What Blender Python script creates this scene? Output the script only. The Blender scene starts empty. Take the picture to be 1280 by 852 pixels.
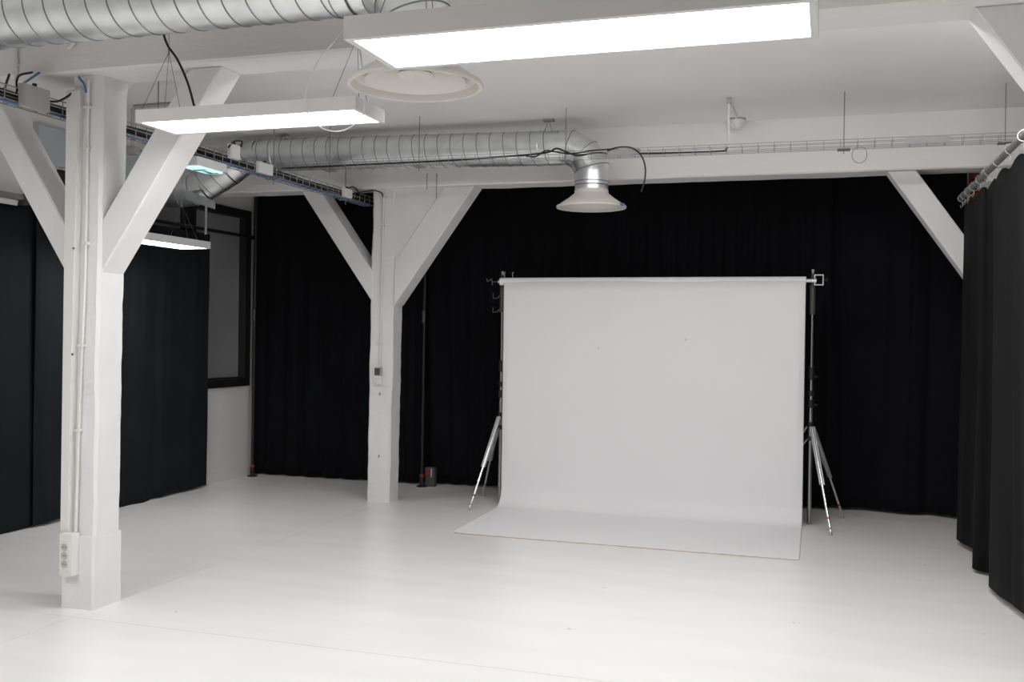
import bpy, bmesh, math, random
from mathutils import Vector, Matrix, noise

# ------------------------------------------------------------------ camera
scene = bpy.context.scene
COL = scene.collection
EYE = Vector((0.0, 0.0, 1.6))
YAW, PITCH, ROLL = math.radians(17.6), math.atan(-9 / 1244.4), 0.0135
fw = Vector((-math.sin(YAW) * math.cos(PITCH), math.cos(YAW) * math.cos(PITCH), math.sin(PITCH)))
rt0 = Vector((math.cos(YAW), math.sin(YAW), 0))
up0 = rt0.cross(fw)
rt = rt0 * math.cos(ROLL) + up0 * math.sin(ROLL)
up = rt.cross(fw)
cam_data = bpy.data.cameras.new('camera')
cam_data.sensor_width = 36.0
cam_data.lens = 35.0
cam_data.clip_start = 0.05
cam = bpy.data.objects.new('camera', cam_data)
COL.objects.link(cam)
m = Matrix.Identity(4)
for i in range(3):
    m[i][0], m[i][1], m[i][2], m[i][3] = rt[i], up[i], -fw[i], EYE[i]
cam.matrix_world = m
scene.camera = cam

# ------------------------------------------------------------------ light
world = bpy.data.worlds.new('world')
scene.world = world
world.use_nodes = True
bg = world.node_tree.nodes['Background']
bg.inputs[0].default_value = (1.0, 0.99, 0.98, 1)
bg.inputs[1].default_value = 0.20          # the rest of the studio, open behind the camera
PANEL_STRENGTH = 15.0
# added fill lights, out of view, standing in for the studio's other lighting
for nm, loc, watts, tilt in (('fill_light_right', (0.44, 5.26, 3.37), 42.0, math.radians(8)),
                       ('fill_light_left', (-3.6, 1.6, 3.0), 54.0, 0.0),
                             ('fill_light_middle', (-1.5, 5.28, 3.37), 27.0, math.radians(8))):
    ld = bpy.data.lights.new(nm, 'AREA')
    ld.shape = 'RECTANGLE'
    ld.size, ld.size_y = 1.2, 0.3
    ld.energy = watts
    ld.color = (1.0, 0.993, 0.985)
    lo_ = bpy.data.objects.new(nm, ld)
    lo_.location = loc
    lo_.rotation_euler = (tilt, 0, 0)
    COL.objects.link(lo_)
vs = scene.view_settings
vs.view_transform = 'Standard'
vs.look = 'None'
vs.exposure = 0.08
vs.gamma = 1.0
vs.use_curve_mapping = False

R = math.radians
PI = math.pi

# ------------------------------------------------------------------ materials
def mat(name, col, rough=0.6, metal=0.0, noise_scale=None, noise_amt=0.0, bump=0.0, bump_scale=40.0,
        stretch=(1, 1, 1), emit=None, strength=0.0, spec=0.5, coat=0.0, rough_var=0.0, sheen=0.0):
    mt = bpy.data.materials.new(name)
    mt.use_nodes = True
    nt = mt.node_tree
    b = nt.nodes['Principled BSDF']
    b.inputs['Base Color'].default_value = (*col, 1)
    b.inputs['Roughness'].default_value = rough
    b.inputs['Metallic'].default_value = metal
    b.inputs['Specular IOR Level'].default_value = spec
    b.inputs['Coat Weight'].default_value = coat
    if sheen:
        b.inputs['Sheen Weight'].default_value = sheen
        b.inputs['Sheen Roughness'].default_value = 0.4
    if emit:
        b.inputs['Emission Color'].default_value = (*emit, 1)
        b.inputs['Emission Strength'].default_value = strength
    if noise_scale or bump:
        tc = nt.nodes.new('ShaderNodeNewGeometry')
        mp = nt.nodes.new('ShaderNodeMapping')
        mp.inputs['Scale'].default_value = stretch
        nt.links.new(tc.outputs['Position'], mp.inputs['Vector'])
    if noise_scale:
        n = nt.nodes.new('ShaderNodeTexNoise')
        n.inputs['Scale'].default_value = noise_scale
        n.inputs['Detail'].default_value = 5
        nt.links.new(mp.outputs['Vector'], n.inputs['Vector'])
        r = nt.nodes.new('ShaderNodeValToRGB')
        lo = [max(0, c * (1 - noise_amt)) for c in col]
        hi = [min(1, c * (1 + noise_amt)) for c in col]
        r.color_ramp.elements[0].position = 0.3
        r.color_ramp.elements[1].position = 0.7
        r.color_ramp.elements[0].color = (*lo, 1)
        r.color_ramp.elements[1].color = (*hi, 1)
        nt.links.new(n.outputs['Fac'], r.inputs['Fac'])
        nt.links.new(r.outputs['Color'], b.inputs['Base Color'])
        if rough_var:
            mr = nt.nodes.new('ShaderNodeMapRange')
            mr.inputs['To Min'].default_value = rough - rough_var
            mr.inputs['To Max'].default_value = rough + rough_var
            nt.links.new(n.outputs['Fac'], mr.inputs['Value'])
            nt.links.new(mr.outputs['Result'], b.inputs['Roughness'])
    if bump:
        n2 = nt.nodes.new('ShaderNodeTexNoise')
        n2.inputs['Scale'].default_value = bump_scale
        n2.inputs['Detail'].default_value = 4
        nt.links.new(mp.outputs['Vector'], n2.inputs['Vector'])
        bp = nt.nodes.new('ShaderNodeBump')
        bp.inputs['Strength'].default_value = bump
        bp.inputs['Distance'].default_value = 0.01
        nt.links.new(n2.outputs['Fac'], bp.inputs['Height'])
        nt.links.new(bp.outputs['Normal'], b.inputs['Normal'])
    return mt

M = {
    'ceiling': mat('ceiling_paint', (0.90, 0.886, 0.88), 0.8, noise_scale=1.5, noise_amt=0.02, bump=0.12, bump_scale=25),
    'wall': mat('wall_paint', (0.80, 0.79, 0.78), 0.75, noise_scale=2, noise_amt=0.03, bump=0.1, bump_scale=30),
    'floor': mat('floor_paint', (0.885, 0.876, 0.864), 0.34, noise_scale=1.6, noise_amt=0.025, bump=0.05, bump_scale=9,
                 stretch=(0.6, 3.0, 1), spec=0.45, rough_var=0.06),
    'joint': mat('joint_filler', (0.5, 0.49, 0.47), 0.7),
    'timber': mat('painted_timber', (0.83, 0.825, 0.825), 0.6, noise_scale=4, noise_amt=0.03, bump=0.3, bump_scale=30, stretch=(1, 1, .5)),
    'beam': mat('painted_beam', (0.84, 0.828, 0.82), 0.62, noise_scale=3, noise_amt=0.03, bump=0.3, bump_scale=22, stretch=(.25, 1.5, 1.5)),
    'plastic': mat('white_plastic', (0.78, 0.77, 0.75), 0.4),
    'housing': mat('lamp_housing_white', (0.76, 0.75, 0.74), 0.45),
    'led': mat('led_diffuser', (0.9, 0.9, 0.9), 0.4, emit=(1.0, 0.993, 0.985), strength=PANEL_STRENGTH),
    'galv': mat('galvanised_steel', (0.84, 0.86, 0.87), 0.37, 1.0, noise_scale=9, noise_amt=0.10, rough_var=0.08),
    'galv_dark': mat('duct_seam_steel', (0.30, 0.31, 0.32), 0.5, 1.0),
    'zinc': mat('zinc_wire', (0.36, 0.36, 0.36), 0.6, 0.6),
    'zinc_bright': mat('bright_zinc_wire', (0.62, 0.60, 0.56), 0.45, 0.6),
    'rod': mat('dull_steel_tube', (0.26, 0.26, 0.26), 0.6, 0.5, noise_scale=14, noise_amt=0.15),
    'wire': mat('steel_cable', (0.22, 0.22, 0.22), 0.5, 0.5),
    'white_wire': mat('white_cable', (0.8, 0.8, 0.8), 0.5),
    'black': mat('black_rubber', (0.012, 0.012, 0.013), 0.5),
    'black_metal': mat('black_metal', (0.012, 0.012, 0.012), 0.45),
    'chrome': mat('chrome_tube', (0.62, 0.62, 0.63), 0.2, 1.0),
    'alu': mat('brushed_aluminium', (0.42, 0.42, 0.42), 0.35, 1.0),
    'grey_plastic': mat('grey_plastic', (0.42, 0.42, 0.41), 0.5),
    'dark_grey': mat('dark_grey_plastic', (0.07, 0.07, 0.07), 0.4),
    'blue': mat('blue_cable', (0.09, 0.18, 0.36), 0.45),
    'paleblue': mat('pale_blue_grey_panel', (0.50, 0.55, 0.57), 0.6, noise_scale=3, noise_amt=0.03),
    'pane': mat('dark_grey_blind', (0.28, 0.28, 0.285), 0.55, noise_scale=1.2, noise_amt=0.15, coat=0.15),
    'curtain': mat('black_curtain', (0.0046, 0.0051, 0.0070), 0.85, noise_scale=2, noise_amt=0.2, bump=0.2, bump_scale=300, spec=0.15, sheen=0.015),
    'curtain_right': mat('charcoal_curtain', (0.0036, 0.0037, 0.0041), 0.85, noise_scale=2, noise_amt=0.15, bump=0.2, bump_scale=300, spec=0.15, sheen=0.012),
    'curtain_left': mat('blue_black_curtain', (0.0115, 0.0142, 0.0175), 0.85, noise_scale=2, noise_amt=0.2, bump=0.2, bump_scale=300, spec=0.15, sheen=0.015),
    'paper': mat('white_paper', (0.90, 0.898, 0.908), 0.7, noise_scale=1.5, noise_amt=0.01, spec=0.3),
    'core': mat('cardboard', (0.45, 0.36, 0.25), 0.8),
    'diffuser': mat('cream_enamel', (0.74, 0.71, 0.665), 0.45),
    'brick': mat('red_brick', (0.34, 0.09, 0.045), 0.85, noise_scale=25, noise_amt=0.35, bump=0.6, bump_scale=60),
    'mortar': mat('grey_mortar', (0.30, 0.27, 0.25), 0.9, bump=0.5, bump_scale=60),
    'exit_lit': mat('exit_light_lens', (0.5, 0.7, 0.8), 0.3, emit=(0.62, 0.86, 1.0), strength=0.85),
    'exit_green': mat('exit_pictogram', (0.0, 0.12, 0.07), 0.4, emit=(0.0, 0.25, 0.15), strength=0.5),
    'red': mat('red_plastic', (0.25, 0.03, 0.03), 0.5),
    'socket_dark': mat('socket_recess', (0.55, 0.54, 0.53), 0.5),
}

# worn specks and scuffs on the painted floor and beam-end marks
def add_specks(mt, scale, dark, limit, chance):
    nt = mt.node_tree
    bsdf = nt.nodes['Principled BSDF']
    src = bsdf.inputs['Base Color'].links[0].from_socket
    g_ = nt.nodes.new('ShaderNodeNewGeometry')
    v = nt.nodes.new('ShaderNodeTexVoronoi')
    v.inputs['Scale'].default_value = scale
    nt.links.new(g_.outputs['Position'], v.inputs['Vector'])
    lt = nt.nodes.new('ShaderNodeMath'); lt.operation = 'LESS_THAN'; lt.inputs[1].default_value = limit
    nt.links.new(v.outputs['Distance'], lt.inputs[0])
    sp = nt.nodes.new('ShaderNodeSeparateColor')
    nt.links.new(v.outputs['Color'], sp.inputs[0])
    l2 = nt.nodes.new('ShaderNodeMath'); l2.operation = 'LESS_THAN'; l2.inputs[1].default_value = chance
    nt.links.new(sp.outputs[0], l2.inputs[0])
    mu = nt.nodes.new('ShaderNodeMath'); mu.operation = 'MULTIPLY'
    nt.links.new(lt.outputs[0], mu.inputs[0]); nt.links.new(l2.outputs[0], mu.inputs[1])
    mx = nt.nodes.new('ShaderNodeMix'); mx.data_type = 'RGBA'
    nt.links.new(mu.outputs[0], mx.inputs['Factor'])
    nt.links.new(src, mx.inputs['A'])
    mx.inputs['B'].default_value = (*dark, 1)
    nt.links.new(mx.outputs['Result'], bsdf.inputs['Base Color'])
add_specks(M['floor'], 6.0, (0.5, 0.49, 0.47), 0.05, 0.14)
add_specks(M['paper'], 5.0, (0.68, 0.68, 0.69), 0.045, 0.12)

# ------------------------------------------------------------------ mesh helpers
class MB:
    """collects shapes into one mesh"""
    def __init__(self):
        self.v, self.f = [], []
    def add(self, vs, fs):
        o = len(self.v)
        self.v += [Vector(p) for p in vs]
        self.f += [tuple(i + o for i in f) for f in fs]
        return self
    def box(self, lo, hi, bevel=0.0):
        bm = bmesh.new()
        bmesh.ops.create_cube(bm, size=1.0)
        for v in bm.verts:
            v.co = Vector([lo[i] + (v.co[i] + 0.5) * (hi[i] - lo[i]) for i in range(3)])
        if bevel:
            bmesh.ops.bevel(bm, geom=bm.edges[:], offset=bevel, segments=2, profile=0.7, affect='EDGES')
        bm.verts.index_update()
        self.add([v.co.copy() for v in bm.verts], [[v.index for v in f.verts] for f in bm.faces])
        bm.free()
        return self
    def prism(self, poly, y0, y1, bevel=0.0):
        """polygon of (x, z) extruded along y"""
        bm = bmesh.new()
        a = [bm.verts.new((x, y0, z)) for x, z in poly]
        b = [bm.verts.new((x, y1, z)) for x, z in poly]
        n = len(poly)
        bm.faces.new(a)
        bm.faces.new(b[::-1])
        for i in range(n):
            bm.faces.new((a[i], b[i], b[(i + 1) % n], a[(i + 1) % n]))
        bmesh.ops.recalc_face_normals(bm, faces=bm.faces[:])
        if bevel:
            bmesh.ops.bevel(bm, geom=bm.edges[:], offset=bevel, segments=1, affect='EDGES')
        bm.verts.index_update()
        self.add([v.co.copy() for v in bm.verts], [[v.index for v in f.verts] for f in bm.faces])
        bm.free()
        return self
    def tube(self, pts, r, n=8, caps=True, closed=False):
        pts = [Vector(p) for p in pts]
        k = len(pts)
        rs = r if isinstance(r, (list, tuple)) else [r] * k
        def tan(i):
            if closed:
                return (pts[(i + 1) % k] - pts[i - 1]).normalized()
            if i == 0:
                return (pts[1] - pts[0]).normalized()
            if i == k - 1:
                return (pts[-1] - pts[-2]).normalized()
            return ((pts[i + 1] - pts[i]).normalized() + (pts[i] - pts[i - 1]).normalized()).normalized()
        t = tan(0)
        u = t.orthogonal().normalized()
        vs, fs = [], []
        for i in range(k):
            t2 = tan(i)
            u = (u - t2 * u.dot(t2))
            if u.length < 1e-6:
                u = t2.orthogonal()
            u.normalize()
            w = t2.cross(u)
            for j in range(n):
                a = 2 * PI * j / n
                vs.append(pts[i] + (u * math.cos(a) + w * math.sin(a)) * rs[i])
        rows = k if closed else k - 1
        for i in range(rows):
            for j in range(n):
                i2 = (i + 1) % k
                fs.append((i * n + j, i * n + (j + 1) % n, i2 * n + (j + 1) % n, i2 * n + j))
        if caps and not closed:
            fs.append(tuple(range(n))[::-1])
            fs.append(tuple((k - 1) * n + j for j in range(n)))
        return self.add(vs, fs)
    def lathe(self, prof, c, n=48, axis='z', sweep_closed=False):
        vs, fs = [], []
        c = Vector(c)
        for (r, h) in prof:
            for j in range(n):
                a = 2 * PI * j / n
                p = (r * math.cos(a), r * math.sin(a), h)
                if axis == 'x':
                    p = (h, p[0], p[1])
                elif axis == 'y':
                    p = (p[0], h, p[1])
                vs.append(c + Vector(p))
        k = len(prof)
        for i in range(k if sweep_closed else k - 1):
            for j in range(n):
                i2 = (i + 1) % k
                fs.append((i * n + j, i * n + (j + 1) % n, i2 * n + (j + 1) % n, i2 * n + j))
        if not sweep_closed:
            if prof[0][0] > 1e-5:
                fs.append(tuple(range(n))[::-1])
            if prof[-1][0] > 1e-5:
                fs.append(tuple((k - 1) * n + j for j in range(n)))
        return self.add(vs, fs)
    def build(self, name, material, parent=None, smooth=False, sharp=35, fix=True):
        lo = Vector([min(v[i] for v in self.v) for i in range(3)])
        hi = Vector([max(v[i] for v in self.v) for i in range(3)])
        c = Vector(((lo.x + hi.x) / 2, (lo.y + hi.y) / 2, lo.z))
        me = bpy.data.meshes.new(name)
        me.from_pydata([v - c for v in self.v], [], self.f)
        if fix:
            bm = bmesh.new()
            bm.from_mesh(me)
            bmesh.ops.recalc_face_normals(bm, faces=bm.faces[:])
            bm.to_mesh(me)
            bm.free()
        me.materials.append(M[material])
        if smooth:
            for p in me.polygons:
                p.use_smooth = True
            me.set_sharp_from_angle(angle=R(sharp))
        o = bpy.data.objects.new(name, me)
        COL.objects.link(o)
        place(o, c, parent)
        return o

WORLD_POS = {}
def place(o, c, parent):
    c = Vector(c)
    WORLD_POS[o.name] = c
    if parent is not None:
        o.parent = parent
        o.location = c - WORLD_POS[parent.name]
    else:
        o.location = c
    return o

def thing(name, loc, label, cat, group=None):
    o = bpy.data.objects.new(name, None)
    o.empty_display_size = 0.1
    COL.objects.link(o)
    place(o, loc, None)
    return tag(o, label, cat, group)

def tag(o, label, cat=None, group=None, kind=None):
    o['label'] = label
    if cat:
        o['category'] = cat
    if group:
        o['group'] = group
    if kind:
        o['kind'] = kind
    return o

def struct(o, label):
    o['kind'] = 'structure'
    o['label'] = label
    return o

def arc(p0, p1, sag, n=12):
    """hanging curve between two points"""
    p0, p1 = Vector(p0), Vector(p1)
    return [p0.lerp(p1, i / n) - Vector((0, 0, sag * 4 * (i / n) * (1 - i / n))) for i in range(n + 1)]

def spline(pts, n=8):
    """Catmull-Rom through points"""
    pts = [Vector(p) for p in pts]
    q = [pts[0] * 2 - pts[1]] + pts + [pts[-1] * 2 - pts[-2]]
    out = []
    for i in range(1, len(q) - 2):
        for j in range(n):
            t = j / n
            a, b, c, d = q[i - 1], q[i], q[i + 1], q[i + 2]
            out.append(0.5 * ((2 * b) + (c - a) * t + (2 * a - 5 * b + 4 * c - d) * t * t + (3 * b - a - 3 * c + d) * t ** 3))
    out.append(pts[-1])
    return out

def hewn(p0, p1, su, sv, udir, cham=0.015, amp=0.004, rings=40, seed=0.0, taper=1.0):
    """rough sawn timber: chamfered section swept from p0 to p1 with an uneven surface"""
    p0, p1 = Vector(p0), Vector(p1)
    t = (p1 - p0).normalized()
    u = Vector(udir).normalized()
    w = t.cross(u).normalized()
    a, b = su / 2, sv / 2
    prof = []
    base = [(-a, -b), (a, -b), (a, b), (-a, b)]
    for i in range(4):
        x, y = base[i]
        nx, ny = base[(i + 1) % 4]
        dx, dy = (nx - x), (ny - y)
        L = math.hypot(dx, dy)
        dx, dy = dx / L, dy / L
        prof.append((x + dx * cham, y + dy * cham))
        prof.append((x + dx * L * 0.5, y + dy * L * 0.5))
        prof.append((nx - dx * cham, ny - dy * cham))
    n = len(prof)
    vs, fs = [], []
    for k in range(rings + 1):
        s = k / rings
        sc = 1 + (taper - 1) * s
        c = p0.lerp(p1, s)
        for (x, y) in prof:
            p = c + u * x * sc + w * y * sc
            e = noise.noise_vector(p * 3.1 + Vector((seed, seed * 2, seed))) * amp + noise.noise_vector(p * 13 + Vector((seed, 0, 0))) * amp * 0.5
            e -= t * e.dot(t)
            vs.append(p + e)
    for k in range(rings):
        for j in range(n):
            fs.append((k * n + j, k * n + (j + 1) % n, (k + 1) * n + (j + 1) % n, (k + 1) * n + j))
    fs.append(tuple(range(n))[::-1])
    fs.append(tuple(rings * n + j for j in range(n)))
    return MB().add(vs, fs)

# ================================================================== THE SETTING
CEIL = 3.40
XL, XR, YB = -6.09, 1.42, 9.98
YF = -2.0
# floor: large painted slabs with fine joints
fl = bpy.data.objects.new('floor', None)
COL.objects.link(fl)
place(fl, (-2.3, 4.0, 0), None)
struct(fl, 'white painted floor with a soft gloss and fine joints')
xs = [XL - 0.15, -3.962, XR + 0.1]
ys = [YF, 0.9, 4.515, YB + 0.1]
g = 0.0018
for i in range(2):
    for j in range(3):
        MB().box((xs[i] + g, ys[j] + g, -0.06), (xs[i + 1] - g, ys[j + 1] - g, 0.0), 0.0006).build('floor_slab', 'floor', fl)
MB().box((xs[0], ys[0], -0.10), (xs[2], ys[3], -0.0025 - 0.0585)).build('joint_bed', 'joint', fl)

struct(MB().box((XL - 0.15, YF, CEIL), (XR + 0.1, YB + 0.1, CEIL + 0.12)).build('ceiling', 'ceiling'), 'off-white painted plaster ceiling')
struct(MB().box((XL - 0.15, YB, 0), (XR + 0.1, YB + 0.1, CEIL)).build('wall_back', 'wall'), 'white wall behind the long black curtains')
struct(MB().box((XR, YF, 0), (XR + 0.1, YB, CEIL)).build('wall_right', 'wall'), 'white wall behind the charcoal curtain')

# left wall, built around the window opening
WY0, WY1, WZ0, WZ1 = 6.70, 9.58, 0.992, 2.905
wl = bpy.data.objects.new('wall_left', None)
COL.objects.link(wl)
place(wl, (XL, 5, 0), None)
struct(wl, 'white painted wall with a dark framed window')
MB().box((XL - 0.12, YF, 0), (XL, YB, WZ0)).build('lower_wall', 'wall', wl)
MB().box((XL - 0.12, YF, WZ1), (XL, YB, CEIL)).build('upper_wall', 'wall', wl)
MB().box((XL - 0.12, YF, WZ0), (XL, WY0, WZ1)).build('wall_pier', 'wall', wl)
MB().box((XL - 0.12, WY1, WZ0), (XL, YB, WZ1)).build('wall_pier', 'wall', wl)
struct(MB().box((XL, YF, 0), (XL + 0.015, YB, 0.095), 0.003).build('baseboard_left', 'wall'), 'white skirting board along the left wall')

win = bpy.data.objects.new('window_1', None)
COL.objects.link(win)
place(win, (XL, (WY0 + WY1) / 2, WZ0), None)
struct(win, 'black framed window with dark grey blacked-out panes')
fx0, fx1 = XL - 0.10, XL + 0.028
MB().box((fx0, WY0, WZ0), (fx1, WY1, WZ0 + 0.085), 0.004).build('frame_rail', 'black_metal', win)
MB().box((fx0, WY0, WZ1 - 0.085), (fx1, WY1, WZ1), 0.004).build('frame_rail', 'black_metal', win)
zi0, zi1 = WZ0 + 0.085, WZ1 - 0.085
MB().box((fx0, WY0, zi0), (fx1, WY0 + 0.1, zi1), 0.004).build('frame_stile', 'black_metal', win)
MB().box((fx0, WY1 - 0.1, zi0), (fx1, WY1, zi1), 0.004).build('frame_stile', 'black_metal', win)
MB().box((fx0, 8.435, zi0), (fx1, 8.575, zi1), 0.004).build('mullion', 'black_metal', win)
for a, b in ((WY0 + 0.1, 8.435), (8.575, WY1 - 0.1)):
    MB().box((XL - 0.075, a, zi0), (XL - 0.06, b, zi1)).build('pane', 'pane', win)
    MB().box((XL - 0.058, a, zi0), (XL - 0.044, b, zi0 + 0.015), 0.002).build('glazing_bead', 'black_metal', win)

# pale panel above the window, partly behind the near column's brace
pn = thing('wall_panel', (XL, 7.1, 2.93), 'pale blue-grey panel high on the left wall above the window', 'panel')
MB().box((XL, 6.47, 2.93), (XL + 0.02, 7.95, 3.235), 0.003).build('board', 'paleblue', pn)
MB().box((XL, 6.44, 3.235), (XL + 0.03, 7.98, 3.25), 0.002).build('top_trim', 'grey_plastic', pn)
MB().box((XL, 6.44, 2.93), (XL + 0.03, 6.47, 3.235), 0.002).build('end_trim', 'grey_plastic', pn)

# brick pier at the right end of the back curtain
pier = bpy.data.objects.new('wall_pier_right', None)
COL.objects.link(pier)
place(pier, (1.28, 9.55, 0), None)
struct(pier, 'red brick pier with a grey plastered edge behind the charcoal curtain')
MB().box((1.165, 9.63, 0), (XR, YB, CEIL)).build('pier_core', 'mortar', pier)
MB().box((1.138, 9.60, 0), (1.165, YB, CEIL), 0.004).build('plaster_edge', 'wall', pier)
brick_mesh = {}
rnd = random.Random(5)
for c in range(46):
    z = 0.006 + c * 0.0735
    if z + 0.066 > CEIL:
        break
    cuts = [1.166, 1.295, 1.418] if c % 2 else [1.166, 1.230, 1.359, 1.418]
    for a, b in zip(cuts[:-1], cuts[1:]):
        key = round(b - a, 3)
        if key not in brick_mesh:
            o = MB().box((a + 0.004, 9.612, z), (b - 0.004, 9.632, z + 0.063), 0.004).build('brick', 'brick', pier)
            brick_mesh[key] = o
        else:
            o = brick_mesh[key].copy()
            COL.objects.link(o)
            o.name = 'brick'
            o.location = Vector(((a + b) / 2, 9.622 - rnd.random() * 0.004, z)) - WORLD_POS[pier.name]

# ================================================================== BEAMS, COLUMNS AND BRACES
def beam(y0, y1, z0, label, seed):
    t = hewn((XL, (y0 + y1) / 2, (z0 + CEIL) / 2 + 0.01), (XR, (y0 + y1) / 2, (z0 + CEIL) / 2 + 0.01),
             y1 - y0, CEIL - z0 + 0.02, (0, 1, 0), cham=0.012, amp=0.005, rings=90, seed=seed)
    o = t.build('ceiling_beam', 'beam')
    return tag(o, label, 'beam', 'white painted ceiling beams')
BZ1, BZ2 = 3.035, 2.945
beam(4.59, 4.89, BZ1, 'thick white beam across the ceiling just above the long lamp', 1.0)
beam(8.50, 8.78, BZ2, 'white beam over the black backdrop curtains, behind the far duct', 7.0)

def brace_poly(xc, zc, xt, zt, thick):
    """lower edge from (xc, zc) on the column to (xt, zt) at the beam; thick = vertical thickness"""
    zcol = zc + thick
    sl = (zt - zc) / (xt - xc)
    xu = xc + (zt - zcol) / sl
    return [(xc, zc), (xt, zt), (xu, zt), (xc, zcol)]

def column(x0, x1, y0, y1, zt, label, braces, lean=0.0, foot=None, gusset=None, seed=0.0):
    cx, cy = (x0 + x1) / 2, (y0 + y1) / 2
    t = thing('support_column', (cx, cy, 0), label, 'column', 'white timber columns with braces')
    hewn((cx, cy, 0), (cx + lean, cy, zt), x1 - x0, y1 - y0, (1, 0, 0), cham=0.016, amp=0.009, rings=80, seed=seed).build('post', 'timber', t)
    if foot:
        e, h = foot
        hewn((cx, cy, 0), (cx - 0.002, cy, h), x1 - x0 + 2 * e, y1 - y0 + 2 * e, (1, 0, 0), cham=0.012, amp=0.004, rings=14, seed=seed + 3, taper=0.985).build('footing', 'timber', t)
    for (xc, zc, xt, th, by0, by1) in braces:
        MB().prism(brace_poly(xc, zc, xt, zt, th), by0, by1, 0.007).build('brace', 'timber', t)
    if gusset:
        MB().prism(gusset[0], gusset[1], gusset[2], 0.002).build('gusset_panel', 'timber', t)
    return t

column(-4.165, -3.955, 4.665, 4.885, BZ1, 'near white column with footing block, sockets and open diagonal braces',
       [(-4.165, 1.885, -4.93, 0.265, 4.685, 4.875), (-3.945, 1.905, -3.16, 0.30, 4.685, 4.875)],
       lean=0.03, foot=(0.012, 0.415), seed=2.0)
column(-4.135, -3.900, 8.545, 8.765, BZ2, 'far white column beside the paper backdrop, with a filled-in right brace',
       [(-4.09, 1.875, -4.855, 0.285, 8.535, 8.755), (-3.872, 1.848, -3.085, 0.415, 8.535, 8.755)],
       lean=0.03, gusset=([(-3.885, 2.2), (-3.22, BZ2), (-3.89, BZ2)], 8.548, 8.74), seed=5.0)
column(1.17, 1.40, 8.54, 8.76, BZ2, 'white column half hidden by the charcoal curtain, its brace over the backdrop curtain',
       [(1.175, 1.875, 0.438, 0.31, 8.535, 8.755)], seed=9.0)
column(1.17, 1.40, 4.685, 4.885, BZ1, 'white column by the right wall, only its brace showing at the top right corner',
       [(1.175, 2.165, 0.575, 0.30, 4.69, 4.88)], seed=12.0)

# ================================================================== CURTAINS
def curtain(name, path, z0, z1, material, label, amp=0.05, wl=0.22, seed=0, top_amp=0.5, group=None, hem=None, tops=None, nz=26, mod=None):
    """pleated cloth hung along a path of (x, y) points"""
    P = [Vector((x, y, 0)) for x, y in path]
    d = [0]
    for a, b in zip(P[:-1], P[1:]):
        d.append(d[-1] + (b - a).length)
    L = d[-1]
    n = max(40, int(L / 0.012))
    rn = random.Random(seed)
    ph = [rn.random() * 6.28 for _ in range(6)]
    # irregular pleats: a warped coordinate
    def at(s):
        for k in range(len(P) - 1):
            if s <= d[k + 1] or k == len(P) - 2:
                q = P[k].lerp(P[k + 1], (s - d[k]) / (d[k + 1] - d[k]))
                t = (P[k + 1] - P[k]).normalized()
                return q, Vector((-t.y, t.x, 0))
    vs, fs = [], []
    for r in range(nz + 1):
        w = r / nz
        for i in range(n + 1):
            s = L * i / n
            q, nn = at(s)
            warp = s + 0.35 * wl * noise.noise(Vector((s * 1.7, seed * 3.3, w * 0.5)))* 2
            k = 2 * PI * warp / wl
            A = amp * (0.55 + 0.45 * noise.noise(Vector((s * 1.1 + seed, 5.0, 0.2)))) * 1.4
            fold = A * (math.sin(k + ph[0] + 0.5 * w) * (1 - (1 - top_amp) * w) + 0.3 * math.sin(2 * k + ph[1] + 1.5 * w) * (1 - w) + 0.25 * math.sin(2.7 * k + ph[2]) * w)
            fold += 0.012 * noise.noise(Vector((s * 2.2, w * 2.5, seed)))
            zz0 = z0 + (hem(s) if hem else 0.012 * noise.noise(Vector((s * 2.0, seed, 0))))
            zz1 = z1 + (tops(s) if tops else 0)
            p = q + nn * fold
            if mod:
                p = mod(p, w)
            vs.append(Vector((p.x, p.y, zz0 + (zz1 - zz0) * w)))
    m = n + 1
    for r in range(nz):
        for i in range(n):
            fs.append((r * m + i, r * m + i + 1, (r + 1) * m + i + 1, (r + 1) * m + i))
    b = MB().add(vs, fs)
    o = b.build(name, material, smooth=True, sharp=80, fix=False)
    md = o.modifiers.new('thickness', 'SOLIDIFY')
    md.thickness = 0.004
    return tag(o, label, 'curtain', group)

CG = 'black studio curtains'
curtain('curtain', [(-6.045, 4.10), (-6.05, 6.46)], 0.012, 2.57, 'curtain_left', 'blue-black curtain at the far left edge of the picture', 0.014, 0.34, 3, group=CG,
        hem=lambda s: 0.010 * math.sin(s * 5 + 1))
curtain('curtain', [(-6.005, 6.40), (-6.0, 8.72)], 0.012, 2.57, 'curtain_left', 'blue-black curtain behind the near column, ending at the dark window', 0.013, 0.36, 8, group=CG,
        hem=lambda s: 0.012 * math.sin(s * 4) + 0.006 * math.sin(s * 9))
curtain('curtain', [(-6.075, 9.655), (-5.98, 9.70), (-4.04, 9.70)], 0.015, 3.2, 'curtain', 'black curtain between the window wall and the far column', 0.032, 0.23, 11, group=CG)
curtain('curtain', [(-4.10, 9.80), (-2.3, 9.75)], 0.02, 3.2, 'curtain', 'black curtain between the far column and the left half of the paper', 0.036, 0.21, 14, group=CG)
curtain('curtain', [(-2.36, 9.69), (0.03, 9.70)], 0.03, 3.2, 'curtain', 'black curtain behind the right half of the paper', 0.036, 0.20, 21, group=CG)
curtain('curtain', [(-0.05, 9.79), (0.52, 9.77), (0.60, 9.71), (0.70, 9.67), (0.78, 9.71), (0.88, 9.74), (1.02, 9.70), (1.10, 9.60), (1.14, 9.55)], 0.03, 3.2, 'curtain', 'black curtain hanging between the right light stand and the brick pier', 0.024, 0.27, 27, group=CG)

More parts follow.
